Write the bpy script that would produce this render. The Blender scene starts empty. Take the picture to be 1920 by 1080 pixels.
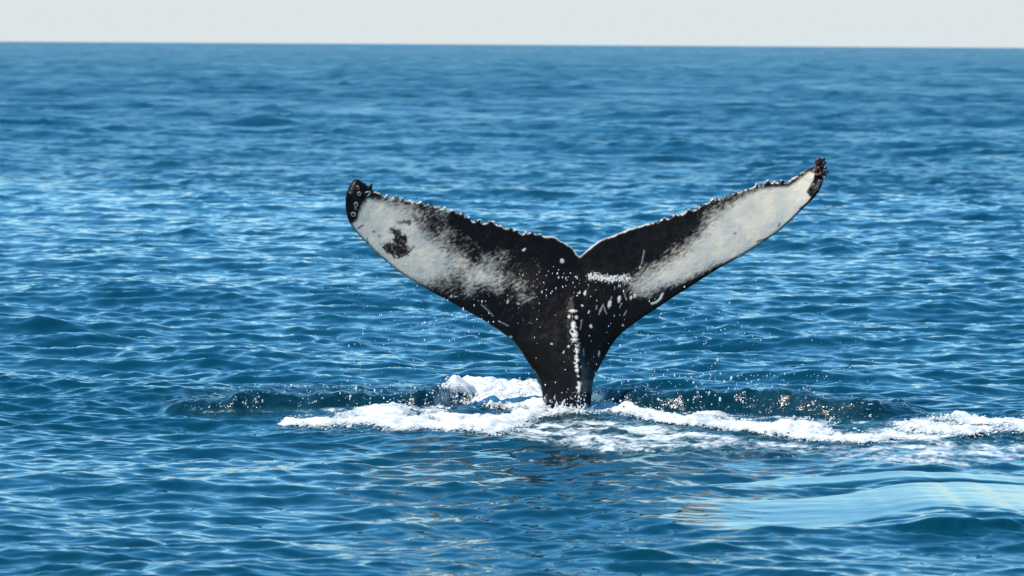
import bpy, math, random
import numpy as np
from mathutils import Vector, Matrix
from mathutils.geometry import delaunay_2d_cdt

random.seed(7)
rng = np.random.default_rng(7)
scene = bpy.context.scene
COL = scene.collection

# ------------------------------------------------------------------ camera
W, H = 1920.0, 1080.0
DIST = 40.0                       # metres from lens to the tail
FPX = 213.4 * DIST                # focal length in photograph pixels
HOR_L, HOR_R = 77.0, 89.0         # horizon rows at the left and right border
ROLL = math.atan((HOR_R - HOR_L) / W)
PITCH = math.atan((H / 2 - (HOR_L + HOR_R) / 2) / FPX)
Fw = Vector((0, math.cos(PITCH), -math.sin(PITCH)))
Ux = Vector((0, math.sin(PITCH), math.cos(PITCH)))
Rx = Vector((1, 0, 0))
Rv = Rx * math.cos(ROLL) + Ux * math.sin(ROLL)
Uv = Ux * math.cos(ROLL) - Rx * math.sin(ROLL)
AX = np.array([Rv, Uv, Fw])


def rays(px, py):
    px = np.asarray(px, float); py = np.asarray(py, float)
    a = (px - W / 2) / FPX; b = (H / 2 - py) / FPX
    return a[..., None] * AX[0] + b[..., None] * AX[1] + AX[2]


_d = rays(1063, 768)
CAMZ = float(-_d[2] / _d[1] * DIST)
CAM = np.array([0.0, -DIST, CAMZ])


def at_depth(px, py, y):
    """world point seen at photo pixel (px, py) on the vertical plane Y = y"""
    d = rays(px, py)
    t = (np.asarray(y, float) + DIST) / d[..., 1]
    return CAM + d * t[..., None]


def on_water(px, py, z=0.0):
    d = rays(px, py)
    t = (z - CAMZ) / d[..., 2]
    return CAM + d * t[..., None]


def to_px(x, y, z=0.0):
    p = np.stack([x, y, np.zeros_like(x) + z], -1) - CAM
    c = p @ AX.T
    return W / 2 + FPX * c[..., 0] / c[..., 2], H / 2 - FPX * c[..., 1] / c[..., 2]


cam = bpy.data.cameras.new('camera')
cam_o = bpy.data.objects.new('camera', cam)
COL.objects.link(cam_o)
cam.sensor_width = 36.0
cam.lens = 36.0 * FPX / W
cam.clip_start = 0.5
cam.clip_end = 60000
m = Matrix.Identity(4)
for i, v in enumerate((Rv, Uv, -Fw)):
    m[0][i], m[1][i], m[2][i] = v
m.translation = Vector(CAM)
cam_o.matrix_world = m
cam.dof.use_dof = True
cam.dof.focus_distance = DIST
cam.dof.aperture_fstop = 5.0
scene.camera = cam_o

# ------------------------------------------------------------- light and sky
SUN_EL, SUN_AZ = math.radians(60), math.radians(-104)    # azimuth from +Y, clockwise
world = bpy.data.worlds.new('World')
scene.world = world
world.use_nodes = True
nt = world.node_tree
bg = nt.nodes['Background']
sky = nt.nodes.new('ShaderNodeTexSky')
sky.sky_type = 'NISHITA'
sky.sun_disc = False
sky.sun_elevation = SUN_EL
sky.sun_rotation = SUN_AZ
sky.air_density = 1.0
sky.dust_density = 0.0
sky.ozone_density = 7.0
# pale sea haze hugging the horizon, all the way round
tc = nt.nodes.new('ShaderNodeTexCoord')
sx = nt.nodes.new('ShaderNodeSeparateXYZ')
nt.links.new(tc.outputs['Generated'], sx.inputs[0])
mr = nt.nodes.new('ShaderNodeMapRange')
mr.interpolation_type = 'SMOOTHSTEP'
mr.inputs[1].default_value = 0.012; mr.inputs[2].default_value = 0.058
mr.inputs[3].default_value = 1.0; mr.inputs[4].default_value = 0.0
nt.links.new(sx.outputs['Z'], mr.inputs[0])
hz_ = nt.nodes.new('ShaderNodeMix'); hz_.data_type = 'RGBA'
hz_.inputs[7].default_value = (3.38, 3.70, 3.78, 1)
nt.links.new(mr.outputs[0], hz_.inputs[0])
hs = nt.nodes.new('ShaderNodeHueSaturation')
hs.inputs['Saturation'].default_value = 1.24
hs.inputs['Hue'].default_value = 0.487
nt.links.new(sky.outputs[0], hs.inputs['Color'])
nt.links.new(hs.outputs[0], hz_.inputs[6])
nt.links.new(hz_.outputs[2], bg.inputs[0])
bg.inputs[1].default_value = 0.15
sl = bpy.data.lights.new('sun', 'SUN')
sl.energy = 4.0
sl.angle = math.radians(0.5)
sl.color = (1.0, 0.91, 0.79)
so = bpy.data.objects.new('sun', sl)
COL.objects.link(so)
sd = Vector((math.sin(SUN_AZ) * math.cos(SUN_EL), math.cos(SUN_AZ) * math.cos(SUN_EL), math.sin(SUN_EL)))
so.rotation_euler = sd.to_track_quat('Z', 'Y').to_euler()
so.location = (0, 0, 30)
vs = scene.view_settings
scene.display_settings.display_device = 'sRGB'
vs.view_transform = 'Standard'
vs.look = 'None'
vs.exposure = 0.5
vs.gamma = 1.0
vs.use_curve_mapping = False
scene.render.engine = 'CYCLES'
scene.cycles.max_bounces = 6
scene.cycles.transparent_max_bounces = 48
scene.cycles.sample_clamp_indirect = 8


# ------------------------------------------------------------------ helpers
def sstep(a, b, x):
    t = np.clip((x - a) / (b - a), 0, 1)
    return t * t * (3 - 2 * t)


_perm = rng.permutation(512).astype(np.int64)
_ga = rng.uniform(0, 2 * np.pi, 512)
_gx, _gy = np.cos(_ga), np.sin(_ga)


def perlin(x, y):
    xi = np.floor(x).astype(np.int64); yi = np.floor(y).astype(np.int64)
    xf, yf = x - xi, y - yi
    def g(ix, iy, fx, fy):
        h = _perm[(_perm[ix & 511] + iy) & 511]
        return _gx[h] * fx + _gy[h] * fy
    u = xf * xf * xf * (xf * (xf * 6 - 15) + 10); v = yf * yf * yf * (yf * (yf * 6 - 15) + 10)
    a = g(xi, yi, xf, yf); b = g(xi + 1, yi, xf - 1, yf)
    c = g(xi, yi + 1, xf, yf - 1); d = g(xi + 1, yi + 1, xf - 1, yf - 1)
    return ((a + u * (b - a)) * (1 - v) + (c + u * (d - c)) * v) * 1.5


def fbm(x, y, octaves=4, gain=0.5):
    s = 0; a = 1.0; t = 0
    for i in range(octaves):
        s = s + a * perlin(x * 2 ** i + 17.3 * i, y * 2 ** i - 9.1 * i); t += a; a *= gain
    return s / t * 1.6


def seg_dist(px, py, pts, closed=True):
    P = np.asarray(pts, float)
    n = len(P); best = np.full(px.shape, 1e18)
    for i in range(n if closed else n - 1):
        ax, ay = P[i]; bx, by = P[(i + 1) % n]
        dx, dy = bx - ax, by - ay
        L = dx * dx + dy * dy
        if L < 1e-9:
            continue
        t = np.clip(((px - ax) * dx + (py - ay) * dy) / L, 0, 1)
        np.minimum(best, (px - ax - t * dx) ** 2 + (py - ay - t * dy) ** 2, out=best)
    return np.sqrt(best)


def inside(px, py, pts):
    P = np.asarray(pts, float)
    r = np.zeros(px.shape, bool); n = len(P)
    for i in range(n):
        ax, ay = P[i]; bx, by = P[(i + 1) % n]
        if ay == by:
            continue
        c = ((ay > py) != (by > py)) & (px < (bx - ax) * (py - ay) / (by - ay) + ax)
        r ^= c
    return r


def sdf(px, py, pts):
    """signed distance, positive inside"""
    d = seg_dist(px, py, pts)
    return np.where(inside(px, py, pts), d, -d)


def make_mesh(name, V, F, mat, smooth=True, attrs=None, parent=None):
    V = np.asarray(V, np.float32); F = np.asarray(F, np.int32)
    me = bpy.data.meshes.new(name)
    k = F.shape[1]
    me.vertices.add(len(V)); me.vertices.foreach_set('co', V.ravel())
    me.loops.add(F.size); me.loops.foreach_set('vertex_index', F.ravel())
    me.polygons.add(len(F))
    me.polygons.foreach_set('loop_start', np.arange(0, F.size, k, dtype=np.int32))
    me.polygons.foreach_set('use_smooth', np.full(len(F), smooth, bool))
    me.update(calc_edges=True)
    for a, val in (attrs or {}).items():
        at = me.attributes.new(a, 'FLOAT', 'POINT')
        at.data.foreach_set('value', np.asarray(val, np.float32))
    me.materials.append(mat)
    o = bpy.data.objects.new(name, me)
    COL.objects.link(o)
    if parent:
        o.parent = parent
    return o


def tag(o, label=None, cat=None, group=None, kind=None):
    for k, v in (('label', label), ('category', cat), ('group', group), ('kind', kind)):
        if v:
            o[k] = v
    return o


def mat_new(name):
    mt = bpy.data.materials.new(name)
    mt.use_nodes = True
    n = mt.node_tree.nodes
    return mt, n, mt.node_tree.links, n['Principled BSDF']


def ico(sub=1):
    import bmesh
    bm = bmesh.new()
    bmesh.ops.create_icosphere(bm, subdivisions=sub, radius=1.0)
    V = np.array([v.co[:] for v in bm.verts]); F = np.array([[v.index for v in f.verts] for f in bm.faces])
    bm.free()
    return V, F


ICO1, ICOF1 = ico(1)
ICO2, ICOF2 = ico(2)


def blobs(centres, radii, stretch=None, big=False):
    """many small spheres as one vertex/face block"""
    bv, bf = (ICO2, ICOF2) if big else (ICO1, ICOF1)
    n = len(centres)
    S = np.ones((n, 3)) if stretch is None else stretch
    V = centres[:, None, :] + bv[None] * (radii[:, None] * S)[:, None, :]
    F = bf[None] + (np.arange(n) * len(bv))[:, None, None]
    return V.reshape(-1, 3), F.reshape(-1, 3)


# ------------------------------------------------------------ sea: wave fields
class Band:
    def __init__(s, L, N, lmin, lmax, slope, chop, rot, mean_dir, spread, seed):
        r = np.random.default_rng(seed)
        s.L, s.N, s.lmin, s.rot = L, N, lmin, rot
        k1 = np.fft.fftfreq(N, 1.0 / N) * 2 * np.pi / L
        kx, ky = np.meshgrid(k1, k1)                 # [iy, ix]
        k = np.hypot(kx, ky); k[0, 0] = 1
        lam = 2 * np.pi / k
        amp = k ** -2.0                              # sqrt of k^-4
        amp *= sstep(lmin * 0.8, lmin * 1.25, lam) * (1 - sstep(lmax * 0.8, lmax * 1.25, lam))
        th = np.arctan2(ky, kx) + rot - mean_dir
        amp *= np.sqrt(np.abs(np.cos(th)) ** spread + 0.10)
        amp[0, 0] = 0
        Hk = amp * (r.normal(size=(N, N)) + 1j * r.normal(size=(N, N)))
        f = lambda a: np.fft.ifft2(a).real
        sx, sy = f(1j * kx * Hk), f(1j * ky * Hk)
        sc = slope / math.sqrt((sx ** 2 + sy ** 2).mean())
        s.h = (f(Hk) * sc).astype(np.float32)
        s.dx = (f(1j * kx / k * Hk) * sc * chop).astype(np.float32)
        s.dy = (f(1j * ky / k * Hk) * sc * chop).astype(np.float32)
        s.slope = slope

    def sample(s, x, y, disp=True):
        c, sn = math.cos(s.rot), math.sin(s.rot)
        u = (x * c + y * sn) / s.L * s.N; v = (-x * sn + y * c) / s.L * s.N
        iu = np.floor(u).astype(np.int64); iv = np.floor(v).astype(np.int64)
        fu = (u - iu).astype(np.float32); fv = (v - iv).astype(np.float32)
        n = s.N - 1
        i0, i1, j0, j1 = iu & n, (iu + 1) & n, iv & n, (iv + 1) & n
        def b(A):
            return (A[j0, i0] * (1 - fu) + A[j0, i1] * fu) * (1 - fv) + (A[j1, i0] * (1 - fu) + A[j1, i1] * fu) * fv
        if not disp:
            return b(s.h)
        a, d = b(s.dx), b(s.dy)
        return b(s.h), a * c - d * sn, a * sn + d * c


MD = math.radians(-98)
BANDS = [
    Band(160.0, 512, 7.0, 30.0, 0.022, 0.8, 0.0, MD + 0.3, 2.0, 11),
    Band(93.0, 1024, 1.8, 7.0, 0.058, 1.0, 0.2, MD - 0.1, 2.0, 12),
    Band(47.0, 1024, 0.6, 1.8, 0.095, 0.75, -0.4, MD, 1.6, 13),
    Band(17.0, 1024, 0.22, 0.6, 0.135, 0.6, 0.65, MD + 0.15, 2.2, 14),
    Band(9.1, 1024, 0.10, 0.22, 0.11, 0.4, -0.2, MD - 0.1, 1.4, 15),
]

# ridges pushed up by the tail: (photo x, crest row, height in photo px)
RIDGE_BACK_L = [(296, 764, 3), (320, 753, 14), (343, 748, 20), (423, 741, 28), (440, 733, 36), (473, 731, 37), (533, 737, 31),
                (567, 738, 30), (600, 734, 34), (650, 731, 36), (683, 733, 34), (733, 738, 28), (783, 733, 34),
                (815, 722, 42), (838, 722, 36), (862, 730, 20), (895, 740, 6), (930, 742, 1)]
RIDGE_BACK_R = [(1098, 742, 2), (1110, 736, 18), (1128, 732, 34), (1167, 730, 42), (1233, 733, 40), (1283, 733, 42), (1350, 733, 42), (1417, 730, 46),
                (1467, 737, 44), (1540, 746, 42), (1597, 752, 40), (1647, 758, 34), (1707, 768, 22), (1745, 780, 8), (1770, 784, 1)]
RIDGE_FRONT = [(505, 800, 4), (560, 801, 10), (640, 799, 22), (720, 806, 26), (800, 808, 27), (880, 810, 27), (950, 813, 25), (1050, 830, 16),
               (1150, 843, 10), (1220, 846, 2)]
RIDGE_SLICK = [(1080, 968, 2), (1133, 973, 8), (1200, 978, 11), (1267, 987, 11), (1333, 994, 8), (1450, 996, 6), (1557, 992, 9), (1647, 986, 14), (1730, 976, 25),
               (1797, 972, 29), (1847, 973, 27), (1920, 975, 22), (2000, 976, 14), (2100, 970, 2)]
RIDGE_SLICK_B = [(1240, 898, 2), (1290, 894, 11), (1413, 886, 9), (1500, 890, 5), (1580, 888, 8), (1713, 882, 10), (1760, 884, 7), (1920, 886, 5), (2050, 886, 1)]
RIDGE_SLICK_C = [(1260, 925, 2), (1310, 919, 11), (1390, 920, 8), (1500, 914, 10), (1640, 912, 9), (1760, 917, 4), (1850, 918, 1)]
RIDGE_MOUND_R = [(1200, 800, 1), (1320, 792, 5), (1450, 806, 7), (1550, 820, 7), (1640, 826, 4), (1720, 818, 1)]
RIDGES = []
for pts, wf, wb in ((RIDGE_BACK_L, 0.26, 0.9), (RIDGE_BACK_R, 0.33, 1.0), (RIDGE_FRONT, 0.8, 1.3), (RIDGE_SLICK, 0.16, 8.0),
                    (RIDGE_SLICK_B, 0.3, 0.9), (RIDGE_SLICK_C, 0.3, 0.9), (RIDGE_MOUND_R, 0.6, 0.9)):
    P = np.array(pts, float)
    base = on_water(P[:, 0], P[:, 1] + P[:, 2])
    yc = base[:, 1] + wf                                    # crest stands wf behind its foot
    top = at_depth(P[:, 0], P[:, 1], yc)
    hz = np.maximum(top[:, 2], 0.0)
    RIDGES.append((top[:, 0], yc, hz, wf, wb))


def ridge_height(x, y):
    z = np.zeros_like(x)
    for X, Y, Z, wf, wb in RIDGES:
        yc = np.interp(x, X, Y)
        yc = yc + 0.06 * perlin(x * 1.7 + 5, x * 0 + Y[0]) + 0.015 * perlin(x * 6.1, x * 0 + Y[1])
        hh = np.interp(x, X, Z, left=0, right=0) * (1 + 0.16 * perlin(x * 3.1 + Y[0], x * 0 + 2.2) + 0.10 * perlin(x * 8.3 + Y[0], x * 0 + 5.2))
        q = y - yc + 0.020 * fbm(x * 6.0, y * 12.0, 2, 0.6) + 0.016 * fbm(x * 16.0, y * 22.0, 2, 0.6)
        p = np.where(q < 0, 1 - sstep(0, wf, -q), np.exp(-(q / wb) ** 2))
        z = np.maximum(z, hh * p)
    return z


SLICK1 = [(1120, 966), (1200, 944), (1300, 931), (1400, 934), (1500, 933), (1640, 922), (1780, 912), (2050, 905), (2050, 966), (1900, 970),
          (1800, 966), (1700, 975), (1560, 991), (1330, 993), (1220, 978)]
SLICK2 = [(1330, 905), (1420, 897), (1500, 893), (1920, 893), (2050, 893), (2050, 910), (1700, 909), (1480, 910)]
CALM = [(880, 850), (1150, 855), (1420, 850), (1900, 850), (2050, 900), (2050, 1000), (1560, 1000), (1320, 1000), (1080, 980), (900, 940), (760, 880), (700, 845)]
WAKE = [(300, 745), (440, 728), (830, 715), (1000, 715), (1110, 725), (1420, 725), (1600, 745), (1760, 780), (1920, 780), (1990, 800), (1960, 840), (1640, 850), (1400, 860),
        (1150, 850), (950, 820), (720, 812), (560, 808), (500, 798), (620, 772), (400, 772), (310, 768)]


FOAM_L = [(520, 796), (545, 783), (600, 776), (640, 770), (700, 760), (735, 758), (783, 767), (817, 763), (867, 775), (940, 776), (985, 778), (1010, 792),
          (1000, 806), (940, 813), (833, 812), (720, 808), (693, 800), (650, 800), (573, 805)]
FOAM_R = [(1105, 758), (1125, 753), (1183, 758), (1217, 765), (1283, 780), (1327, 771), (1380, 783), (1423, 790), (1467, 789), (1507, 787), (1547, 798),
          (1613, 808), (1655, 816), (1690, 824), (1630, 830), (1597, 833), (1547, 830), (1497, 826), (1447, 818), (1397, 812), (1347, 806), (1280, 800), (1217, 786), (1150, 776)]
FOAM_FR = [(1650, 800), (1700, 789), (1747, 780), (1797, 775), (1847, 783), (1880, 787), (1960, 790), (1980, 806), (1960, 815), (1880, 814), (1830, 819), (1780, 815), (1713, 815), (1670, 812)]
FOAM_B = [(822, 728), (845, 722), (870, 716), (900, 716), (935, 712), (965, 716), (1010, 720), (1030, 745), (1030, 768), (990, 766), (940, 757), (900, 750), (860, 742)]
FOAM_BASE = [(950, 772), (990, 760), (1030, 757), (1075, 766), (1110, 760), (1150, 764), (1170, 774), (1110, 778), (1060, 780), (1010, 786), (960, 786)]
LACE = [([(930, 800), (1020, 790), (1100, 782), (1200, 788), (1300, 802), (1420, 822), (1560, 836), (1680, 834), (1640, 842), (1480, 845), (1330, 843), (1230, 850), (1130, 850), (1010, 832), (940, 818)], 0.46),
        ([(1440, 842), (1600, 836), (1760, 822), (1940, 824), (1940, 862), (1840, 880), (1640, 874), (1500, 860)], 0.42),
        ([(320, 766), (380, 764), (480, 763), (620, 763), (760, 760), (860, 758), (860, 764), (740, 768), (640, 774), (480, 774), (380, 775)], 0.40),
        ([(1120, 764), (1240, 768), (1420, 776), (1560, 784), (1680, 788), (1700, 800), (1560, 800), (1420, 790), (1280, 780), (1180, 774)], 0.40),
        ([(1610, 800), (1700, 795), (1790, 800), (1830, 815), (1740, 830), (1640, 830)], 0.60)]


def zone(px, py, pts, soft):
    P = np.asarray(pts)
    out = np.zeros(px.shape)
    m_ = (px > P[:, 0].min() - soft) & (px < P[:, 0].max() + soft) & (py > P[:, 1].min() - soft) & (py < P[:, 1].max() + soft)
    if m_.any():
        out[m_] = sstep(-soft, soft, sdf(px[m_], py[m_], pts))
    return out


def local_masks(x, y):
    px, py = to_px(x, y)
    near = (y > -14) & (y < 12) & (np.abs(x) < 8)
    slick = np.zeros_like(x); calm = np.zeros_like(x); wake = np.zeros_like(x)
    a, b = px[near], py[near]
    slick[near] = np.maximum(zone(a, b, SLICK1, 3), zone(a, b, SLICK2, 2.5))
    slick[near] *= 0.35 + 0.65 * sstep(1080, 1500, a)
    calm[near] = zone(a, b, CALM, 22)
    wake[near] = zone(a, b, WAKE, 9)
    return px, py, near, slick, calm, wake


def sea(x, y, spacing, disp=True):
    """surface height (and sideways shift) of the undisturbed grid point x, y"""
    px, py, near, slick, calm, wake = local_masks(x, y)
    z = np.zeros_like(x); ox = np.zeros_like(x); oy = np.zeros_like(x); lost = np.zeros_like(x)
    gust = np.clip(1 + 0.32 * fbm(x * 0.055 + 3, y * 0.022, 3) + 0.25 * fbm(x * 0.33 + 3, y * 0.10, 2), 0.3, 2.0)
    for i, b in enumerate(BANDS):
        keep = sstep(0.10, 0.55, b.lmin / spacing)
        w = keep * gust * (1.0 if i > 1 else 0.62 + 0.95 * sstep(0, 130, y))
        if i >= 2:
            w = w * (1 - (0.96 if i == 2 else 0.95) * slick) * (1 - (0.35 if i == 2 else 0.0) * calm) * (1 - 0.45 * wake)
        else:
            w = w * (1 - (0.75 if i else 0.4) * np.maximum(slick, 0.8 * wake)) * (1 - 0.35 * calm)
        h, a, c = b.sample(x, y)
        z += h * w; ox += a * w * (1 - wake); oy += c * w * (1 - wake)
        lost += (1 - keep ** 2) * (b.slope * gust) ** 2
    n = near
    z[n] += ridge_height(x[n], y[n])
    # boiling surface inside the wake
    wn = wake > 0.01
    if wn.any():
        xx, yy = x[wn], y[wn]
        z[wn] += wake[wn] * (0.030 * fbm(xx * 1.9, yy * 1.3, 3) + 0.014 * np.abs(fbm(xx * 5.5, yy * 4.5, 3)) + 0.014 * fbm(xx * 7.5, yy * 6.5 + 3, 2, 0.6))
    if disp:
        return z, ox, oy, lost, (px, py, near, slick, calm, wake)
    return z


# ---------------------------------------------------------------- sea material
water_m, N_, L_, B_ = mat_new('sea_water')
B_.inputs['IOR'].default_value = 1.333
geo = N_.new('ShaderNodeNewGeometry')
aR = N_.new('ShaderNodeAttribute'); aR.attribute_name = 'unresolved'
aF = N_.new('ShaderNodeAttribute'); aF.attribute_name = 'foam'
aT = N_.new('ShaderNodeAttribute'); aT.attribute_name = 'turbulence'


def nd(nodes, t, **kw):
    x = nodes.new(t)
    for k, v in kw.items():
        setattr(x, k, v)
    return x


def math_node(nodes, links, op, a, b=None, clamp=False):
    x = nodes.new('ShaderNodeMath'); x.operation = op; x.use_clamp = clamp
    for i, v in enumerate((a, b)):
        if v is None:
            continue
        if isinstance(v, (int, float)):
            x.inputs[i].default_value = v
        else:
            links.new(v, x.inputs[i])
    return x.outputs[0]


def noise(nodes, links, vec, scale, detail=3, rough=0.5, dist=0.0):
    x = nodes.new('ShaderNodeTexNoise')
    x.inputs['Scale'].default_value = scale; x.inputs['Detail'].default_value = detail
    x.inputs['Roughness'].default_value = rough; x.inputs['Distortion'].default_value = dist
    links.new(vec, x.inputs['Vector'])
    return x.outputs['Fac']


def maprange(nodes, links, v, a, b, c, d, smooth=True):
    x = nodes.new('ShaderNodeMapRange')
    if smooth:
        x.interpolation_type = 'SMOOTHSTEP'
    links.new(v, x.inputs[0])
    for i, q in enumerate((a, b, c, d)):
        x.inputs[i + 1].default_value = q
    return x.outputs[0]


pos = geo.outputs['Position']
n1 = noise(N_, L_, pos, 3.2, 5, 0.62, 0.6)
n2 = noise(N_, L_, pos, 17.0, 3, 0.6, 0.3)
nn = math_node(N_, L_, 'ADD', math_node(N_, L_, 'MULTIPLY', n1, 0.7), math_node(N_, L_, 'MULTIPLY', n2, 0.3))
fo = math_node(N_, L_, 'ADD', math_node(N_, L_, 'MULTIPLY', nn, 1.6), aF.outputs['Fac'])
fo = maprange(N_, L_, fo, 1.12, 1.42, 0.0, 1.0)
fo = math_node(N_, L_, 'MULTIPLY', fo, maprange(N_, L_, aF.outputs['Fac'], 0.02, 0.2, 0, 1))
fl = math_node(N_, L_, 'MULTIPLY', maprange(N_, L_, noise(N_, L_, pos, 26.0, 2, 0.6), 0.63, 0.70, 0, 1), maprange(N_, L_, noise(N_, L_, pos, 2.6, 3), 0.42, 0.62, 0, 1))
fl = math_node(N_, L_, 'MULTIPLY', fl, maprange(N_, L_, aT.outputs['Fac'], 0.35, 0.8, 0, 0.9))
fo = math_node(N_, L_, 'MAXIMUM', fo, fl)
mix = nd(N_, 'ShaderNodeMix', data_type='RGBA')
mix.inputs[6].default_value = (0.0025, 0.030, 0.052, 1)
mix.inputs[7].default_value = (0.62, 0.66, 0.66, 1)
L_.new(fo, mix.inputs[0])
# bubbly water just under the surface is greener
mix0 = nd(N_, 'ShaderNodeMix', data_type='RGBA')
mix0.inputs[6].default_value = (0.0010, 0.033, 0.054, 1)
mix0.inputs[7].default_value = (0.0025, 0.022, 0.030, 1)
L_.new(maprange(N_, L_, aT.outputs['Fac'], 0.1, 1.0, 0, 0.8), mix0.inputs[0])
mixa = nd(N_, 'ShaderNodeMix', data_type='RGBA')           # aerated water round the foam
mixa.inputs[7].default_value = (0.022, 0.105, 0.115, 1)
L_.new(maprange(N_, L_, math_node(N_, L_, 'MULTIPLY', aF.outputs['Fac'], n1), 0.05, 0.34, 0, 0.8), mixa.inputs[0])
L_.new(mix0.outputs[2], mixa.inputs[6])
L_.new(mixa.outputs[2], mix.inputs[6])
L_.new(mix.outputs[2], B_.inputs['Base Color'])
rg = math_node(N_, L_, 'ADD', math_node(N_, L_, 'MULTIPLY', fo, 0.5), aR.outputs['Fac'])
rg = math_node(N_, L_, 'ADD', rg, maprange(N_, L_, aT.outputs['Fac'], 0.4, 0.9, 0.0, 0.14))
L_.new(rg, B_.inputs['Roughness'])
bmp = N_.new('ShaderNodeBump')
hgt = math_node(N_, L_, 'ADD', math_node(N_, L_, 'MULTIPLY', n2, 0.012), math_node(N_, L_, 'MULTIPLY', noise(N_, L_, pos, 42.0, 2), 0.005))
hgt = math_node(N_, L_, 'MULTIPLY', hgt, aT.outputs['Fac'])
L_.new(hgt, bmp.inputs['Height'])
bmp.inputs['Distance'].default_value = 1.0
bmp.inputs['Strength'].default_value = 1.0
L_.new(bmp.outputs[0], B_.inputs['Normal'])

# ---------------------------------------------------------------- sea surface
d = 8.0
rows = []
while d < 20:
    rows.append(d); d += 0.6
while d < 24.5:
    rows.append(d); d += 0.15
while d < 1600:
    rows.append(d); d += 0.056 * (d / 40) ** 1.4 * (0.5 if 35.8 < d < 42.6 else 1.0)
while d < 30000:
    rows.append(d); d *= 1.10
rows = np.array([-60.0, -20.0, 0.0, 4.0] + rows)
APEX = 10.0                                        # the fan of columns starts 10 m behind the lens
half = math.radians(6.9)
fine = np.linspace(-half, half, 480)
outer = [half]
w_ = math.radians(0.035)
while outer[-1] < math.radians(17):
    outer.append(outer[-1] + w_); w_ = min(w_ * 1.03, math.radians(0.17))
outer = outer[1:] + [math.radians(a) for a in (18, 20, 24, 30, 40, 52, 64, 74)]
ang = np.tan(np.concatenate([[-a for a in outer[::-1]], fine, outer]))
DD, AA = np.meshgrid(rows, ang, indexing='ij')
gx = (np.maximum(DD + APEX, 6.0) * AA)
gx[DD < -5] = (60.0 * AA)[DD < -5]
gy = DD - DIST
sp = np.gradient(rows)[:, None] * np.ones_like(AA)
colsp = np.abs(np.gradient(AA, axis=1)) * (np.maximum(DD, 0) + APEX)
sp = np.maximum(sp, colsp)
x, y, s_ = gx.ravel(), gy.ravel(), sp.ravel()
z, ox, oy, lost, (px, py, near, slick, calm, wake) = sea(x, y, s_)
foam = np.zeros_like(x); turb = np.zeros_like(x)
pxz, pyz = to_px(x, y, z)
a, b = pxz[near], pyz[near]
f_ = np.zeros_like(a)
for poly, dens in LACE:
    f_ = np.maximum(f_, dens * zone(a, b, poly, 10))
for poly in (FOAM_L, FOAM_R, FOAM_FR, FOAM_B, FOAM_BASE):
    f_ = np.maximum(f_, 0.43 * zone(a, b, poly, 12))
foam[near] = f_
turb[near] = np.clip(wake[near] * 0.9 + 0.16 * calm[near] * (1 - slick[near]) * sstep(990, 860, b), 0, 1)
rough = np.clip(np.sqrt(np.sqrt(2 * lost)) * 0.58, 0.03, 0.5)
# the earth's curve only matters far out; the sheet itself ends beyond the horizon
V = np.stack([x + ox, y + oy, z], -1)
R, C = DD.shape
idx = np.arange(R * C).reshape(R, C)
F = np.stack([idx[:-1, :-1], idx[:-1, 1:], idx[1:, 1:], idx[1:, :-1]], -1).reshape(-1, 4)
sea_o = make_mesh('sea', V, F, water_m, attrs={'unresolved': rough, 'foam': foam, 'turbulence': turb})
tag(sea_o, 'open blue sea with small wind waves reaching the horizon', None, None, 'structure')
print('sea', len(V), 'verts', len(F) * 2, 'tris')

# ---------------------------------------------------------------------- whale
TE_LEFT = [(651, 358), (654, 349), (659, 342), (664, 337), (669, 335.5), (674, 337), (677.5, 340), (682, 343), (686, 344.5), (689, 349), (692.5, 347.5),
 (697, 344), (699.3, 345), (698.3, 351.7), (698.7, 356), (700, 359), (705, 358.3), (708, 361), (715, 361.7), (717, 365), (717.5, 369), (721.7, 368.3),
 (723.3, 365), (726.7, 363.8), (729, 366), (728.8, 371.7), (731.7, 373), (735, 370), (739, 368.8), (743.3, 365.4), (746.7, 366.3), (747.5, 372.5),
 (750.8, 373.3), (753.3, 370), (756.7, 371.3), (757.5, 375), (762.5, 377), (765.8, 376), (768.3, 373.8), (771.7, 375), (772.5, 378.3), (777.5, 377),
 (780.8, 380), (785, 379.6), (787.5, 376.7), (792.5, 377), (795, 383.3), (800, 384), (802.5, 381.7), (805.8, 384.2), (815, 385), (816.7, 388.8),
 (821.7, 385.8), (825.4, 387), (826.7, 392), (830, 390), (831.3, 387), (836.7, 387), (837.5, 394), (840, 396), (843.3, 393), (849, 391.7), (852.5, 394),
 (855, 392), (856.3, 394), (856.5, 400), (859, 402), (864, 400.4), (866.7, 397), (871.7, 398), (872, 405.8), (874, 408), (878.3, 405.8), (883.3, 405.4),
 (885, 414), (889, 415.4), (894, 412.5), (900, 410), (903.8, 411), (904, 417.5), (907.5, 419), (913.3, 417.5), (916.7, 412.5), (920, 414), (925, 413.8),
 (928.8, 414), (929.6, 420), (935, 420.8), (940, 422), (943.3, 424), (946.7, 428.8), (950, 428.8), (955.8, 426.7), (960, 428), (962.5, 431), (966.7, 428.8),
 (970.8, 430), (973.3, 435.8), (977.5, 438.8), (981.7, 438.3), (984, 433), (988.3, 434), (990, 437), (994, 435.8), (996.7, 433.3), (1000, 434.6),
 (1003.3, 438.8), (1008.3, 438.8), (1013.3, 436.7), (1015.8, 438.8), (1018.3, 443), (1028.3, 443), (1038.3, 443), (1044, 445.4), (1049, 451.7),
 (1057.5, 454), (1065, 459), (1072.5, 464), (1079, 471.7), (1084, 478), (1086.5, 481)]
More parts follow.
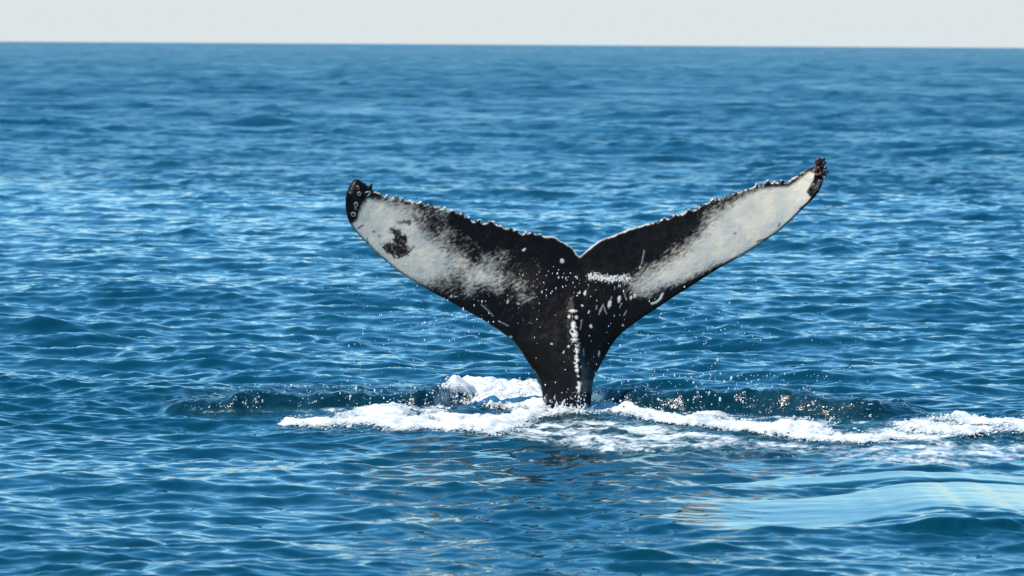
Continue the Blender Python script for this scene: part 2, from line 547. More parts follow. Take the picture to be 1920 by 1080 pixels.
TE_RIGHT = [(1092.5, 476.7), (1099, 470), (1110, 461), (1121.7, 452), (1133.3, 447), (1146.7, 443), (1160, 437), (1172.5, 432.5), (1178.3, 428.3), (1185, 428.8),
 (1191.7, 426), (1197.5, 425), (1205, 421.7), (1211.7, 418.8), (1218.3, 419.6), (1225, 417), (1230, 413.8), (1232.5, 415.8), (1239, 412), (1244, 407),
 (1248.8, 407.5), (1250.4, 410.8), (1255.8, 407.5), (1261.7, 403.3), (1267.5, 400), (1271.7, 401.7), (1278.3, 401.7), (1284, 397.5), (1288.3, 392.5),
 (1291.7, 390.4), (1295.8, 394), (1301.7, 394), (1307.5, 390), (1313.3, 384), (1320, 381.3), (1322.5, 381.7), (1327.5, 379), (1334, 373), (1337.5, 370.8),
 (1340.8, 373.3), (1345.8, 369.6), (1349, 373), (1354, 372.5), (1360, 366.7), (1365, 368.3), (1370, 363.8), (1375, 361.7), (1379, 358), (1382.5, 360),
 (1386.7, 360.8), (1390, 358.3), (1395, 356), (1400, 354), (1406.7, 353.3), (1415, 349), (1417, 343.3), (1420.4, 342), (1424, 344), (1425, 349), (1430.8, 345.8),
 (1435, 340), (1440, 335.8), (1444.6, 337.5), (1445.4, 342.5), (1449, 342.5), (1450.8, 338.3), (1454.6, 338.8), (1455.4, 342.5), (1460, 341.7), (1461.7, 338),
 (1466.7, 336.3), (1470.4, 339), (1471.7, 342.5), (1477.5, 340), (1483.3, 334.6), (1490, 331.3), (1499, 328.3), (1500.8, 323.3), (1508.3, 319), (1515, 317),
 (1525, 313.3), (1530, 308), (1536, 306), (1541, 312), (1544, 322), (1543.8, 331.7)]
LE_RIGHT = [(1543, 339), (1541, 347.5), (1536.7, 356.7), (1530.8, 365.8), (1522.5, 375), (1515, 382), (1505, 391.7), (1490, 406.7), (1473.3, 422.5), (1456.7, 436.7),
 (1431.7, 453.3), (1406.7, 470), (1391.7, 479), (1360, 496), (1326.7, 515.8), (1296.7, 535.8), (1268.3, 553.3), (1243.3, 570), (1218.3, 586.7), (1196, 601),
 (1180, 613), (1162, 627), (1148, 645), (1135, 668), (1123, 690), (1114, 706.7), (1110.8, 720), (1109, 743), (1107, 766), (1107, 790), (1110, 830), (1118, 900)]
LE_LEFT = [(1002, 900), (1012, 830), (1018, 790), (1020, 764), (1017.5, 743), (1015, 726.7), (1011.7, 713), (1003, 698), (995, 688), (986.7, 675), (980, 663),
 (970, 648), (958, 635), (948, 628), (936.7, 620), (910, 602), (890, 591), (866.7, 578), (843, 565), (818, 551.7), (793, 538), (776.7, 528), (760, 518),
 (746.7, 509), (730, 495), (715, 483), (703, 471.7), (690, 458), (676.7, 445), (665, 431.7), (656.7, 420), (650.5, 406.7), (647.5, 388), (648, 371)]


def densify(pts, step, jitter=0.0):
    out = []
    for (ax, ay), (bx, by) in zip(pts[:-1], pts[1:]):
        n = max(1, int(math.hypot(bx - ax, by - ay) / step))
        for i in range(n):
            out.append((ax + (bx - ax) * i / n, ay + (by - ay) * i / n))
    return out


def smooth_line(pts, n=2):
    """Chaikin corner cutting, ends kept"""
    P = [tuple(p) for p in pts]
    for _ in range(n):
        q = [P[0]]
        for a_, b_ in zip(P[:-1], P[1:]):
            q += [(0.75 * a_[0] + 0.25 * b_[0], 0.75 * a_[1] + 0.25 * b_[1]), (0.25 * a_[0] + 0.75 * b_[0], 0.25 * a_[1] + 0.75 * b_[1])]
        P = q + [P[-1]]
    return P


te = smooth_line(TE_LEFT, 1) + smooth_line(TE_RIGHT, 1)
le_r = smooth_line(LE_RIGHT, 2); le_l = smooth_line(LE_LEFT, 2)
outline = densify(te + le_r, 2.0) + [le_r[-1]] + densify(le_l + [te[0]], 2.0)
clean = []
for p in outline:
    if not clean or math.hypot(p[0] - clean[-1][0], p[1] - clean[-1][1]) > 0.35:
        clean.append(p)
outline = clean
STEP = 2.1
bx0, bx1, by0, by1 = 640, 1555, 300, 905
ii = int((by1 - by0) / (STEP * 0.87)); jj = int((bx1 - bx0) / STEP)
yy, xx = np.meshgrid(np.arange(ii), np.arange(jj), indexing='ij')
ptx = bx0 + (xx + 0.5 * (yy % 2)) * STEP; pty = by0 + yy * STEP * 0.87
ptx, pty = ptx.ravel(), pty.ravel()
ins = inside(ptx, pty, outline)
ptx, pty = ptx[ins], pty[ins]
dd = seg_dist(ptx, pty, outline)
ptx, pty = ptx[dd > 1.1], pty[dd > 1.1]
verts2 = [Vector(p) for p in outline] + [Vector((a_, b_)) for a_, b_ in zip(ptx, pty)]
nb = len(outline)
res = delaunay_2d_cdt(verts2, [(i, (i + 1) % nb) for i in range(nb)], [list(range(nb))], 1, 1e-4)
P2 = np.array([v[:] for v in res[0]])
T2 = np.array([f for f in res[2] if len(f) == 3])
print('whale 2d', len(P2), len(T2))
qx, qy = P2[:, 0], P2[:, 1]
dLl = seg_dist(qx, qy, le_l, False); dLr = seg_dist(qx, qy, le_r, False); dT = seg_dist(qx, qy, te, False)
dL = np.minimum(dLl, dLr)
dO = np.minimum(dL, dT)
chord = np.minimum(dL + dT, 260)
u = np.clip(dL / (dL + dT + 1e-6), 0, 1)
naca = 5 * 0.105 * (0.2969 * np.sqrt(u) - 0.126 * u - 0.3516 * u ** 2 + 0.2843 * u ** 3 - 0.1015 * u ** 4) * chord
rim = 5.0 * np.sqrt(np.clip(1 - (1 - np.minimum(dO / 5.0, 1)) ** 2, 0, 1))
tf = np.sqrt(np.maximum(naca, 0) ** 2 + rim ** 2)
# tail stock: deep from front to back, with a keel towards the camera
Dy = np.interp(qy, [480, 520, 560, 600, 650, 700, 740, 770, 900], [0, 8, 16, 27, 44, 58, 64, 68, 90])
xk = np.interp(qy, [480, 560, 620, 700, 770, 900], [1086, 1076, 1079, 1086, 1091, 1091])
wl = np.maximum(xk - np.interp(qy, [480, 560, 600, 640, 680, 713, 745, 770, 900], [960, 970, 975, 968, 990, 1012, 1018, 1020, 1002]), 5)
wr = np.maximum(np.interp(qy, [480, 560, 600, 640, 680, 713, 745, 770, 900], [1190, 1175, 1165, 1150, 1128, 1111, 1109, 1107, 1118]) - xk, 5)
uu = np.where(qx < xk, (xk - qx) / wl, (qx - xk) / wr)
tsk = Dy * np.clip(1 - np.clip(uu, 0, 1) ** 1.7, 0, 1) ** 0.75
keel = np.interp(qy, [540, 590, 660, 770], [0, 5, 12, 14]) * np.exp(-((qx - xk) / 9.0) ** 2)
edge = np.sqrt(np.clip(1 - (1 - np.minimum(dO / 14.0, 1)) ** 2, 0, 1))
t_all = np.sqrt(tf ** 2 + (tsk * edge) ** 2) + keel * edge
knuckle = np.exp(-((qx - xk + 4) / 6.0) ** 2) * sstep(575, 600, qy) * 1.3 * np.clip(fbm(qx * 0.09, qy * 0.16, 2) + 0.3, 0, 2)
relief = 0.35 * fbm(qx * 0.05, qy * 0.05, 3) * np.minimum(dO / 10, 1)
half_t = t_all / 213.4
lean = (768 - qy) / 213.4 * 0.17
sx_ = (qx - 1080) / 450
bend = -0.10 * np.abs(sx_) ** 1.6 + 0.04 * sx_ + 0.10 * u * sstep(620, 500, qy)
mid = lean + bend
on_edge = dO < 0.05
front = at_depth(qx, qy, mid - np.where(on_edge, 0, half_t + (knuckle + relief) / 213.4))
back = at_depth(qx, qy, mid + np.where(on_edge, 0, half_t))
nv = len(P2)
remap = np.arange(nv) + nv
remap[on_edge] = np.nonzero(on_edge)[0]
# orient triangles so that the front faces the camera
e1 = P2[T2[:, 1]] - P2[T2[:, 0]]; e2 = P2[T2[:, 2]] - P2[T2[:, 0]]
flip = (e1[:, 0] * e2[:, 1] - e1[:, 1] * e2[:, 0]) > 0
TF = T2.copy(); TF[flip] = TF[flip][:, ::-1]
WV = np.concatenate([front, back]); WF = np.concatenate([TF, remap[TF[:, ::-1]]])
used = np.unique(WF); rid = np.full(len(WV), -1); rid[used] = np.arange(len(used))

# skin pattern (pale patches, scars) and painted glints on the whale's own surface
PALE_L = [(704, 374), (740, 381), (780, 391), (798, 408), (812, 440), (845, 466), (890, 490), (950, 515), (975, 532), (940, 541), (890, 531), (860, 524),
          (840, 534), (800, 536), (770, 524), (740, 505), (700, 469), (668, 434), (660, 420), (669, 412), (676, 388), (690, 371)]
PALE_R = [(1503, 333), (1518, 322), (1527, 326), (1525, 338), (1518, 350), (1512, 360), (1520, 370), (1512, 382), (1488, 406), (1455, 436), (1405, 469), (1384, 481),
          (1350, 494), (1312, 511), (1280, 524), (1250, 536), (1216, 549), (1190, 547), (1182, 532), (1205, 516), (1240, 494), (1270, 476), (1295, 454), (1318, 430),
          (1334, 410), (1350, 394), (1368, 380), (1395, 366), (1430, 353), (1455, 351), (1478, 350), (1492, 342)]
BLOTCH = [(712, 459), (722, 455), (734, 453), (740, 441), (728, 433), (737, 425), (748, 432), (756, 440), (768, 443), (762, 456), (768, 466), (766, 478),
          (752, 484), (740, 482), (728, 475)]
BLOTCH2 = [(744, 417), (756, 413), (770, 410), (773, 416), (768, 424), (760, 420), (750, 421)]


def hair(px_, py_, ang_, a1, a2):
    c, s_n = math.cos(ang_), math.sin(ang_)
    return fbm((px_ * c + py_ * s_n) / a1, (-px_ * s_n + py_ * c) / a2, 4, 0.65)


hl = hair(qx, qy, math.radians(-28), 10, 4.0); hr = hair(qx, qy, math.radians(-35), 11, 4.0)
big = fbm(qx / 45, qy / 45, 3)
softL = np.interp(qx + 0.5 * (480 - qy), [690, 760, 800, 880], [5, 9, 28, 50]); softR = np.interp(qx, [1200, 1330, 1400, 1450], [24, 25, 10, 4])
inner_l = sdf(qx, qy, PALE_L); inner_r = sdf(qx, qy, PALE_R)
pl = inner_l / softL + 0.48 * hl * np.clip(softL / 14, 0.5, 1.4) + 0.2 * fbm(qx / 3.5, qy / 3.0, 2) * np.clip(softL / 30, 0, 1) + 0.4 * big * softL / 30
low = sstep(0, 60, dL)                     # edge along the leading side is crisp
pr = inner_r / (softR * (0.35 + 0.65 * low)) + 0.6 * hr * np.clip(softR / 12, 0.3, 1.3) + 0.3 * big * softR / 20
pale = np.maximum(sstep(-0.6, 1.0, pl), sstep(-0.75, 0.9, pr))
pale *= 1 - 0.16 * sstep(0.1, 1.2, fbm(qx / 7 + 40, qy / 4, 4, 0.6)) * sstep(820, 720, qx)
db = sdf(qx, qy, BLOTCH) + 5.5 * hair(qx, qy, 0.9, 9, 6)
db2 = sdf(qx, qy, BLOTCH2) + 4.0 * hair(qx, qy, 0.6, 8, 5)
pale *= 1 - (0.93 + 0.25 * np.clip(0.3 + 1.3 * fbm(qx / 6, qy / 6 + 8, 3), -0.9, 0.25)) * sstep(-2.0, 2.6, db + 2.5 * fbm(qx / 3, qy / 3, 2))
pale *= 1 - 0.30 * sstep(0.15, 0.9, fbm(qx / 16 + 3, qy / 9, 4, 0.65)) * sstep(700, 780, qx) * sstep(860, 800, qx); pale *= 1 - 0.85 * sstep(-1.0, 3.0, db2)
for ln, w in (([(797, 394), (794, 405), (793, 413)], 1.3), ([(672, 428), (676, 425), (681, 422)], 1.5), ([(759, 478), (770, 470), (777, 462)], 1.3),
              ([(688, 446), (690, 455)], 1.0), ([(1420, 453), (1430, 449), (1442, 446)], 1.4), ([(1500, 391), (1508, 386), (1512, 382)], 2.0), ([(1460, 424), (1462, 419)], 1.5),
              ([(700, 434), (702, 435)], 1.6), ([(710, 443), (713, 442)], 1.2), ([(1376, 437), (1380, 438)], 1.2)):
    pale *= 1 - 0.85 * sstep(w + 0.8, w - 0.8, seg_dist(qx, qy, ln, False))
mark_glint = np.zeros(nv)  # scars and spots, plus sun glints painted into the skin colour
for cx, cy, rx, ry, an in ((1054, 489, 4.4, 4.2, 0), (983, 468, 4.2, 1.8, -0.5), (1143, 570, 3.4, 7.5, 0.25), (1161, 561, 3.2, 6.5, 0.1), (1183, 558, 2.4, 4, 0.1), (1190, 554, 2.6, 4.2, 0),
                           (1108, 612, 3, 3, 0), (1097, 549, 2.6, 4.6, 0.2), (952, 565, 1.8, 4, 0.3), (972, 570, 2.4, 1.8, 0), (1168, 610, 2.2, 1.6, 0), (1092, 573, 2, 2.2, 0),
                           (1104, 585, 1.8, 3.2, 0.4), (1200, 502, 1.6, 3.4, 0.2), (1034, 645, 2.4, 1.6, 0.3), (1066, 650, 2, 2.4, 0), (1057, 660, 1.8, 2.2, 0.5), (958, 632, 3, 2, 0),
                           (1123, 663, 1.8, 5.5, 0.1), (1080, 519, 1.8, 1.8, 0), (1074, 583, 9, 2.2, 0), (1067, 594, 2.6, 2.4, 0.4), (1081, 595, 3.6, 3.0, 0), (1075, 607, 4.5, 5, 0.9)):  # spots, with painted glints at the head of the keel
    c, s_n = math.cos(an), math.sin(an)
    a_ = ((qx - cx) * c + (qy - cy) * s_n) / (rx * 0.88); b_ = (-(qx - cx) * s_n + (qy - cy) * c) / ry
    rr = np.sqrt(a_ ** 2 + b_ ** 2) + 0.28 * perlin(qx * 0.31, qy * 0.31)
    mark_glint = np.maximum(mark_glint, sstep(1.25, 0.75, rr))
mark_glint = np.maximum(mark_glint, sstep(2.6, 1.2, seg_dist(qx, qy, [(1222, 569.5), (1231, 566.5), (1238, 560), (1242.5, 551)], False)))
for ln in ([(1131, 571), (1123, 590)], [(1131, 572), (1137, 588)], [(1128, 576), (1124, 584)], [(1166, 568), (1162, 577)], [(1174, 583), (1170, 592)], [(1119, 573), (1118, 579)],
           [(1170, 550), (1175, 562)], [(1144, 565), (1147, 556)], [(843, 557), (858, 555.5)], [(902, 571), (916, 583), (925, 593)], [(935, 602), (953, 611)], [(1208, 470), (1203, 495)],
           [(1091, 600), (1088, 618)], [(1094, 655), (1095, 668)]):
    mark_glint = np.maximum(mark_glint, 0.42 * sstep(1.4, 0.4, seg_dist(qx, qy, ln, False)))
rim_glint_w = 2.3 + 1.5 * fbm(qx * 0.07, qy * 0.07, 2)  # sunlit rim of the trailing edge, painted white into the skin
mark_glint = np.maximum(mark_glint, 0.95 * sstep(rim_glint_w + 0.9, rim_glint_w - 0.9, dT) * sstep(699, 703, qx) * sstep(1518, 1500, qx) * np.maximum(sstep(-0.28, 0.05, fbm(qx * 0.16, qy * 0.16, 2)), sstep(130, 60, np.abs(qx - 1110)) * 0.9))
KEEL_GLINT = [(1075, 612), (1079, 625), (1078, 640), (1079, 652), (1082, 662), (1081, 675), (1082, 690), (1085, 702), (1087, 716), (1085, 730), (1086, 744)]  # sun glints down the keel ridge, painted as pale blobs
kd = seg_dist(qx, qy, KEEL_GLINT, False)
kw = np.interp(qy, [600, 625, 645, 665, 690, 700, 720, 745], [4, 8, 8, 4.5, 5.5, 4, 5.5, 2.5])
mark_glint = np.maximum(mark_glint, sstep(-0.15, 0.4, 0.6 - kd / kw + 1.45 * fbm(qx * 0.11, qy * 0.13, 4, 0.7)) * sstep(1.9, 0.8, kd / kw) * sstep(572, 585, qy) * sstep(756, 742, qy))
glint_patch = sstep(26, 4, seg_dist(qx, qy, [(1106, 518), (1122, 519), (1140, 523), (1160, 522), (1178, 521)], False) * 2.1)  # sun glitter on the wet bulge, painted as white specks
mark_glint = np.maximum(mark_glint, sstep(0.48, 0.72, glint_patch * 0.75 + 0.55 * fbm(qx * 0.30, qy * 0.30, 2, 0.7)) * sstep(0.02, 0.2, glint_patch))
ring = np.zeros(nv)
hue = np.clip(4 * pale * (1 - pale), 0, 1)
brown = hue * 0.8 + 0.5 * sstep(1.0, 0.0, np.hypot((qx - 990) / 60, (qy - 520) / 45)) + 0.35 * sstep(1, 0, np.hypot((qx - 1190) / 40, (qy - 528) / 40))
graze = np.clip(0.5 + 0.5 * hair(qx, qy, -0.5, 11, 4), 0, 1)
both = lambda a_: np.concatenate([a_, a_])[used]
backdark = np.concatenate([np.ones(nv), np.zeros(nv)])[used]     # dorsal side of a humpback is black

skin_m, N_, L_, B_ = mat_new('whale_skin')


def attr(nodes, name):
    q = nodes.new('ShaderNodeAttribute'); q.attribute_name = name
    return q.outputs['Fac']


geo = N_.new('ShaderNodeNewGeometry'); pos = geo.outputs['Position']
dk = nd(N_, 'ShaderNodeMix', data_type='RGBA')
dk.inputs[6].default_value = (0.0062, 0.0044, 0.0034, 1); dk.inputs[7].default_value = (0.060, 0.040, 0.030, 1)
L_.new(math_node(N_, L_, 'MULTIPLY', attr(N_, 'brown'), attr(N_, 'graze'), True), dk.inputs[0])
wt = nd(N_, 'ShaderNodeMix', data_type='RGBA')
wt.inputs[6].default_value = (0.44, 0.42, 0.36, 1); wt.inputs[7].default_value = (0.60, 0.52, 0.395, 1)
L_.new(maprange(N_, L_, noise(N_, L_, pos, 5.0, 4, 0.6), 0.35, 0.65, 0, 1), wt.inputs[0])
sk = nd(N_, 'ShaderNodeMix', data_type='RGBA')
L_.new(attr(N_, 'pale'), sk.inputs[0]); L_.new(dk.outputs[2], sk.inputs[6]); L_.new(wt.outputs[2], sk.inputs[7])
mk = nd(N_, 'ShaderNodeMix', data_type='RGBA')
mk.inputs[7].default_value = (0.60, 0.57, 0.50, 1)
L_.new(attr(N_, 'mark_glint'), mk.inputs[0]); L_.new(sk.outputs[2], mk.inputs[6])
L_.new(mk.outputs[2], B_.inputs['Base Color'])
B_.inputs['Roughness'].default_value = 0.34
B_.inputs['IOR'].default_value = 1.34
B_.inputs['Specular IOR Level'].default_value = 0.22
L_.new(maprange(N_, L_, noise(N_, L_, pos, 14.0, 3), 0.3, 0.7, 0.26, 0.46), B_.inputs['Roughness'])
bmp = N_.new('ShaderNodeBump'); bmp.inputs['Distance'].default_value = 1.0; bmp.inputs['Strength'].default_value = 0.5
hh = math_node(N_, L_, 'ADD', math_node(N_, L_, 'MULTIPLY', noise(N_, L_, pos, 26.0, 4, 0.6), 0.010), math_node(N_, L_, 'MULTIPLY', attr(N_, 'mark_glint'), 0.004))
L_.new(hh, bmp.inputs['Height']); L_.new(bmp.outputs[0], B_.inputs['Normal'])
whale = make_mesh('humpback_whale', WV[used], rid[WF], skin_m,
                  attrs={'pale': both(pale) * backdark, 'mark_glint': both(mark_glint) * backdark, 'brown': both(brown) * backdark, 'graze': both(graze)})
tag(whale, 'black and white raised tail of a diving humpback whale standing in white foam', 'whale')


# barnacles on the fluke tips
def front_y(px_, py_):
    i = int(np.argmin((qx - px_) ** 2 + (qy - py_) ** 2))
    return float(mid[i] - (0 if on_edge[i] else half_t[i]))


shell_m, N_, L_, B_ = mat_new('barnacle_shell')
geo = N_.new('ShaderNodeNewGeometry')
cr = nd(N_, 'ShaderNodeMix', data_type='RGBA')
cr.inputs[6].default_value = (0.16, 0.15, 0.12, 1); cr.inputs[7].default_value = (0.36, 0.34, 0.28, 1)
L_.new(maprange(N_, L_, noise(N_, L_, geo.outputs['Position'], 60.0, 3), 0.35, 0.6, 0, 1), cr.inputs[0])
L_.new(cr.outputs[2], B_.inputs['Base Color']); B_.inputs['Roughness'].default_value = 0.45


def crown_mesh(rx, ry, h):
    """a low ring-shaped acorn barnacle: flared wall, lip and sunken mouth, eight plates"""
    n = 24; V = []; F = []
    prof = [(1.0, 0.0), (0.92, 0.55), (0.80, 1.0), (0.66, 0.85), (0.58, 0.25), (0.0, 0.2)]
    for r, hz in prof:
        for k in range(n):
            a_ = 2 * math.pi * k / n
            w = 1 + 0.06 * math.cos(8 * a_) + 0.03 * math.sin(3 * a_)
            V.append((rx * r * w * math.cos(a_), -h * hz, ry * r * w * math.sin(a_)))
    for i in range(len(prof) - 1):
        for k in range(n):
            F.append((i * n + k, i * n + (k + 1) % n, (i + 1) * n + (k + 1) % n, (i + 1) * n + k))
    return V, F


for k, (bx, by, rx, ry, rot) in enumerate(((688.5, 363.5, 8.2, 4.8, -0.45), (673.5, 363.5, 4.0, 4.6, 0.4), (667.5, 384, 4.4, 5.4, 0.3), (662.5, 402, 5.4, 4.6, 0.1), (667, 391.5, 2.6, 2.6, 0),
                                           (671, 352, 3.0, 4.2, -0.3), (1525, 349, 3.2, 5.6, 0.3), (1532, 352, 3.2, 4.0, 0), (1536, 341, 2.6, 4.0, 0.2))):
    Vb, Fb = crown_mesh(rx / 213.4, ry / 213.4, 0.016)
    o = make_mesh('barnacle', Vb, Fb, shell_m, parent=whale)
    pz = at_depth(np.array(bx), np.array(by), front_y(bx, by) + 0.004)
    o.location = pz
    o.rotation_euler = (0, rot, 0)

goose_m, N_, L_, B_ = mat_new('gooseneck_barnacle_skin')
geo = N_.new('ShaderNodeNewGeometry')
cr = nd(N_, 'ShaderNodeMix', data_type='RGBA')
cr.inputs[6].default_value = (0.016, 0.006, 0.006, 1); cr.inputs[7].default_value = (0.20, 0.055, 0.03, 1)
L_.new(maprange(N_, L_, noise(N_, L_, geo.outputs['Position'], 45.0, 3), 0.42, 0.62, 0, 1), cr.inputs[0])
L_.new(cr.outputs[2], B_.inputs['Base Color']); B_.inputs['Roughness'].default_value = 0.22


def goose_mesh():
    """stalk that widens into a flattened, pointed head"""
    prof = [(0.0, 0.30, 0.30), (0.25, 0.22, 0.22), (0.5, 0.24, 0.2), (0.62, 0.42, 0.28), (0.78, 0.46, 0.28), (0.92, 0.28, 0.18), (1.0, 0.04, 0.04)]
    n = 8; V = []; F = []
    for zc, rx, ry in prof:
        for k in range(n):
            a_ = 2 * math.pi * k / n
            V.append((rx * math.cos(a_) + 0.18 * zc * zc, ry * math.sin(a_), zc))
    for i in range(len(prof) - 1):
        for k in range(n):
            F.append((i * n + k, i * n + (k + 1) % n, (i + 1) * n + (k + 1) % n, (i + 1) * n + k))
    return V, F


gv, gf = goose_mesh()
g0 = make_mesh('gooseneck_barnacle', gv, gf, goose_m, parent=whale)
r_ = random.Random(5)
spots = [(1531, 312, 1535, 297, 0.08), (1538, 309, 1544, 294, 0.075), (1534, 312, 1530, 303, 0.06), (1540, 312, 1548, 304, 0.06), (1541, 316, 1550, 314, 0.055),
         (1542, 322, 1551, 323, 0.055), (1541, 326, 1549, 330, 0.05)]
for k in range(24):
    bx, by = r_.uniform(1528, 1543), r_.uniform(309, 329)
    an = r_.uniform(-0.9, 2.0) - 0.6
    spots.append((bx, by, bx + 9 * math.sin(an + 1.0), by - 9 * math.cos(an + 1.0), r_.uniform(0.035, 0.055)))
for k, (bx, by, ex, ey, ln) in enumerate(spots):
    o = g0 if k == 0 else g0.copy()
    if k:
        COL.objects.link(o); o.parent = whale
    yb = front_y(min(bx, 1541), by)
    p0 = at_depth(np.array(bx), np.array(by), yb)
    p1 = at_depth(np.array(ex), np.array(ey), yb - r_.uniform(-0.01, 0.05))
    dv = Vector(p1 - p0).normalized()
    o.location = p0
    o.rotation_mode = 'QUATERNION'
    o.rotation_quaternion = dv.to_track_quat('Z', 'Y')
    o.scale = (ln * 0.75, ln * 0.75, ln * 1.1)

# ----------------------------------------------------------------------- foam
foam_m, N_, L_, B_ = mat_new('foam')
geo = N_.new('ShaderNodeNewGeometry'); pos = geo.outputs['Position']
cr = nd(N_, 'ShaderNodeMix', data_type='RGBA')
cr.inputs[6].default_value = (0.36, 0.40, 0.40, 1); cr.inputs[7].default_value = (0.74, 0.74, 0.71, 1)
fn = math_node(N_, L_, 'ADD', math_node(N_, L_, 'MULTIPLY', noise(N_, L_, pos, 6.0, 5, 0.65, 0.6), 0.50), math_node(N_, L_, 'MULTIPLY', noise(N_, L_, pos, 24.0, 4, 0.65, 0.8), 0.60))
tk = math_node(N_, L_, 'ADD', attr(N_, 'thick'), math_node(N_, L_, 'MULTIPLY', math_node(N_, L_, 'SUBTRACT', fn, 0.55), 2.1))
L_.new(maprange(N_, L_, tk, 0.05, 0.8, 0, 1), cr.inputs[0])
L_.new(maprange(N_, L_, tk, 0.02, 0.20, 0, 1), B_.inputs['Alpha'])
L_.new(cr.outputs[2], B_.inputs['Base Color'])
B_.inputs['Roughness'].default_value = 0.5
bmp = N_.new('ShaderNodeBump'); bmp.inputs['Distance'].default_value = 1.0; bmp.inputs['Strength'].default_value = 0.35
L_.new(math_node(N_, L_, 'MULTIPLY', noise(N_, L_, pos, 38.0, 4, 0.65), 0.02), bmp.inputs['Height']); L_.new(bmp.outputs[0], B_.inputs['Normal'])


def foam_patch(label, poly, soft, thr, height, seed, bubbles, step=0.021, lump=0.8):
    P = np.array(poly, float)
    ctr = on_water(P[:, 0], P[:, 1])
    x0, x1 = ctr[:, 0].min() - 0.15, ctr[:, 0].max() + 0.15
    y0, y1 = ctr[:, 1].min() - 1.6, ctr[:, 1].max() + 1.0
    nx, ny = int((x1 - x0) / step), int((y1 - y0) / (step * 1.3))
    X, Y = np.meshgrid(np.linspace(x0, x1, nx), np.linspace(y0, y1, ny), indexing='ij')
    x, y = X.ravel(), Y.ravel()
    # sample the mask where the raised water is seen, so ridges carry their foam
    zw = sea(x, y, np.full_like(x, 0.06), False)
    px, py = to_px(x, y, zw)
    m_ = sstep(-soft, soft, sdf(px, py, poly))
    w1 = fbm(x * 1.5 + seed, y * 1.3, 4, 0.55); w2 = np.abs(fbm(x * 3.0 - seed, y * 2.2, 3, 0.55))
    w3 = fbm(x * 13, y * 11 + seed, 3, 0.6)
    fill = m_ * 1.35 - thr + 0.95 * w1 * lump + 0.12 * w3
    fill = np.minimum(fill, (m_ - 0.10) * 2.2 + 0.10 * w3)            # always thins out towards the rim
    thick = np.clip(fill, -0.4, 1.0)
    lift = height * sstep(-0.05, 0.75, thick) * (0.5 + 1.3 * w2 * lump + 0.14 * w3) + 0.004
    ok = ((m_ > 0.01) & (thick > -0.12)).reshape(X.shape)
    cell = ok[:-1, :-1] & ok[1:, :-1] & ok[1:, 1:] & ok[:-1, 1:]
    idx = np.arange(x.size).reshape(X.shape)
    F = np.stack([idx[:-1, :-1], idx[1:, :-1], idx[1:, 1:], idx[:-1, 1:]], -1)[cell]
    V = np.stack([x, y, zw + lift], -1)
    us = np.unique(F); rd = np.full(len(V), -1); rd[us] = np.arange(len(us))
    V2, F2 = V[us], rd[F]
    th = thick[us]
    tri = np.concatenate([F2[:, [0, 1, 2]], F2[:, [0, 2, 3]]])
    # froth: bubbles and flecks sitting in and around the foam
    g = np.random.default_rng(seed)
    cand = np.nonzero((thick > -0.25) & (thick < 0.45) & (m_ > 0.05))[0]
    pk = g.choice(cand, min(bubbles // 2, len(cand)), replace=False)
    rad = np.clip(np.exp(g.normal(math.log(0.0048), 0.5, len(pk))), 0.002, 0.016)
    zc = np.maximum(zw[pk] + np.maximum(lift[pk], 0), zw[pk]) + rad * 0.35
    cen = np.stack([x[pk] + g.normal(0, 0.01, len(pk)), y[pk] + g.normal(0, 0.01, len(pk)), zc], -1)
    BV, BF = blobs(cen, rad, g.uniform(0.7, 1.5, (len(pk), 3)) * np.array([1.2, 1.2, 0.8]))
    o = make_mesh('sea_foam', np.concatenate([V2, BV]), np.concatenate([tri, BF + len(V2)]), foam_m,
                  attrs={'thick': np.concatenate([th, np.full(len(BV), 0.9)])})
    tag(o, label, 'foam', None, 'stuff')
    print('foam tris', len(o.data.polygons))
    return o


foam_patch('thick white foam bank left of the tail, in front of the dark ridge', FOAM_L, 11, 0.86, 0.032, 3, 1500)
foam_patch('long white foam bank running right from the foot of the tail', FOAM_R, 10, 0.74, 0.034, 5, 1600)
foam_patch('greyish broken foam crest at the far right edge', FOAM_FR, 10, 0.92, 0.038, 8, 1800)
FOAM_B[7:11] = [(1030, 775), (980, 775), (920, 768), (870, 756)]
foam_patch('lumpy grey foam heap just behind the left side of the tail', FOAM_B, 8, 0.80, 0.075, 9, 1800)
foam_patch('white foam collar round the foot of the tail', FOAM_BASE, 7, 0.80, 0.025, 12, 1200)

# ------------------------------------------------------------- drops and splash
drop_m, N_, L_, B_ = mat_new('spray_drops')
B_.inputs['Base Color'].default_value = (0.92, 0.93, 0.94, 1)
B_.inputs['Roughness'].default_value = 0.15
B_.inputs['IOR'].default_value = 1.33
out_ = N_['Material Output']
tr_ = N_.new('ShaderNodeBsdfTranslucent'); tr_.inputs[0].default_value = (0.95, 0.96, 0.97, 1)
mx_ = N_.new('ShaderNodeMixShader'); mx_.inputs[0].default_value = 0.5
L_.new(B_.outputs[0], mx_.inputs[1]); L_.new(tr_.outputs[0], mx_.inputs[2]); L_.new(mx_.outputs[0], out_.inputs['Surface'])

g = np.random.default_rng(21)
cl = []


def drops(n, x0, x1, y0, y1, dy0, dy1, med, sig, fx=None):
    n = int(n * 1.1)
    px_ = g.uniform(x0, x1, n); py_ = y0 + (y1 - y0) * (g.uniform(0, 1, n) ** (fx or 1.0))
    yy_ = g.uniform(dy0, dy1, n)
    p = at_depth(px_, py_, yy_)
    ok = p[:, 2] > 0.02
    r = np.clip(np.exp(g.normal(math.log(med), sig, n)), 0.0016, 0.013)
    cl.append((p[ok], r[ok]))


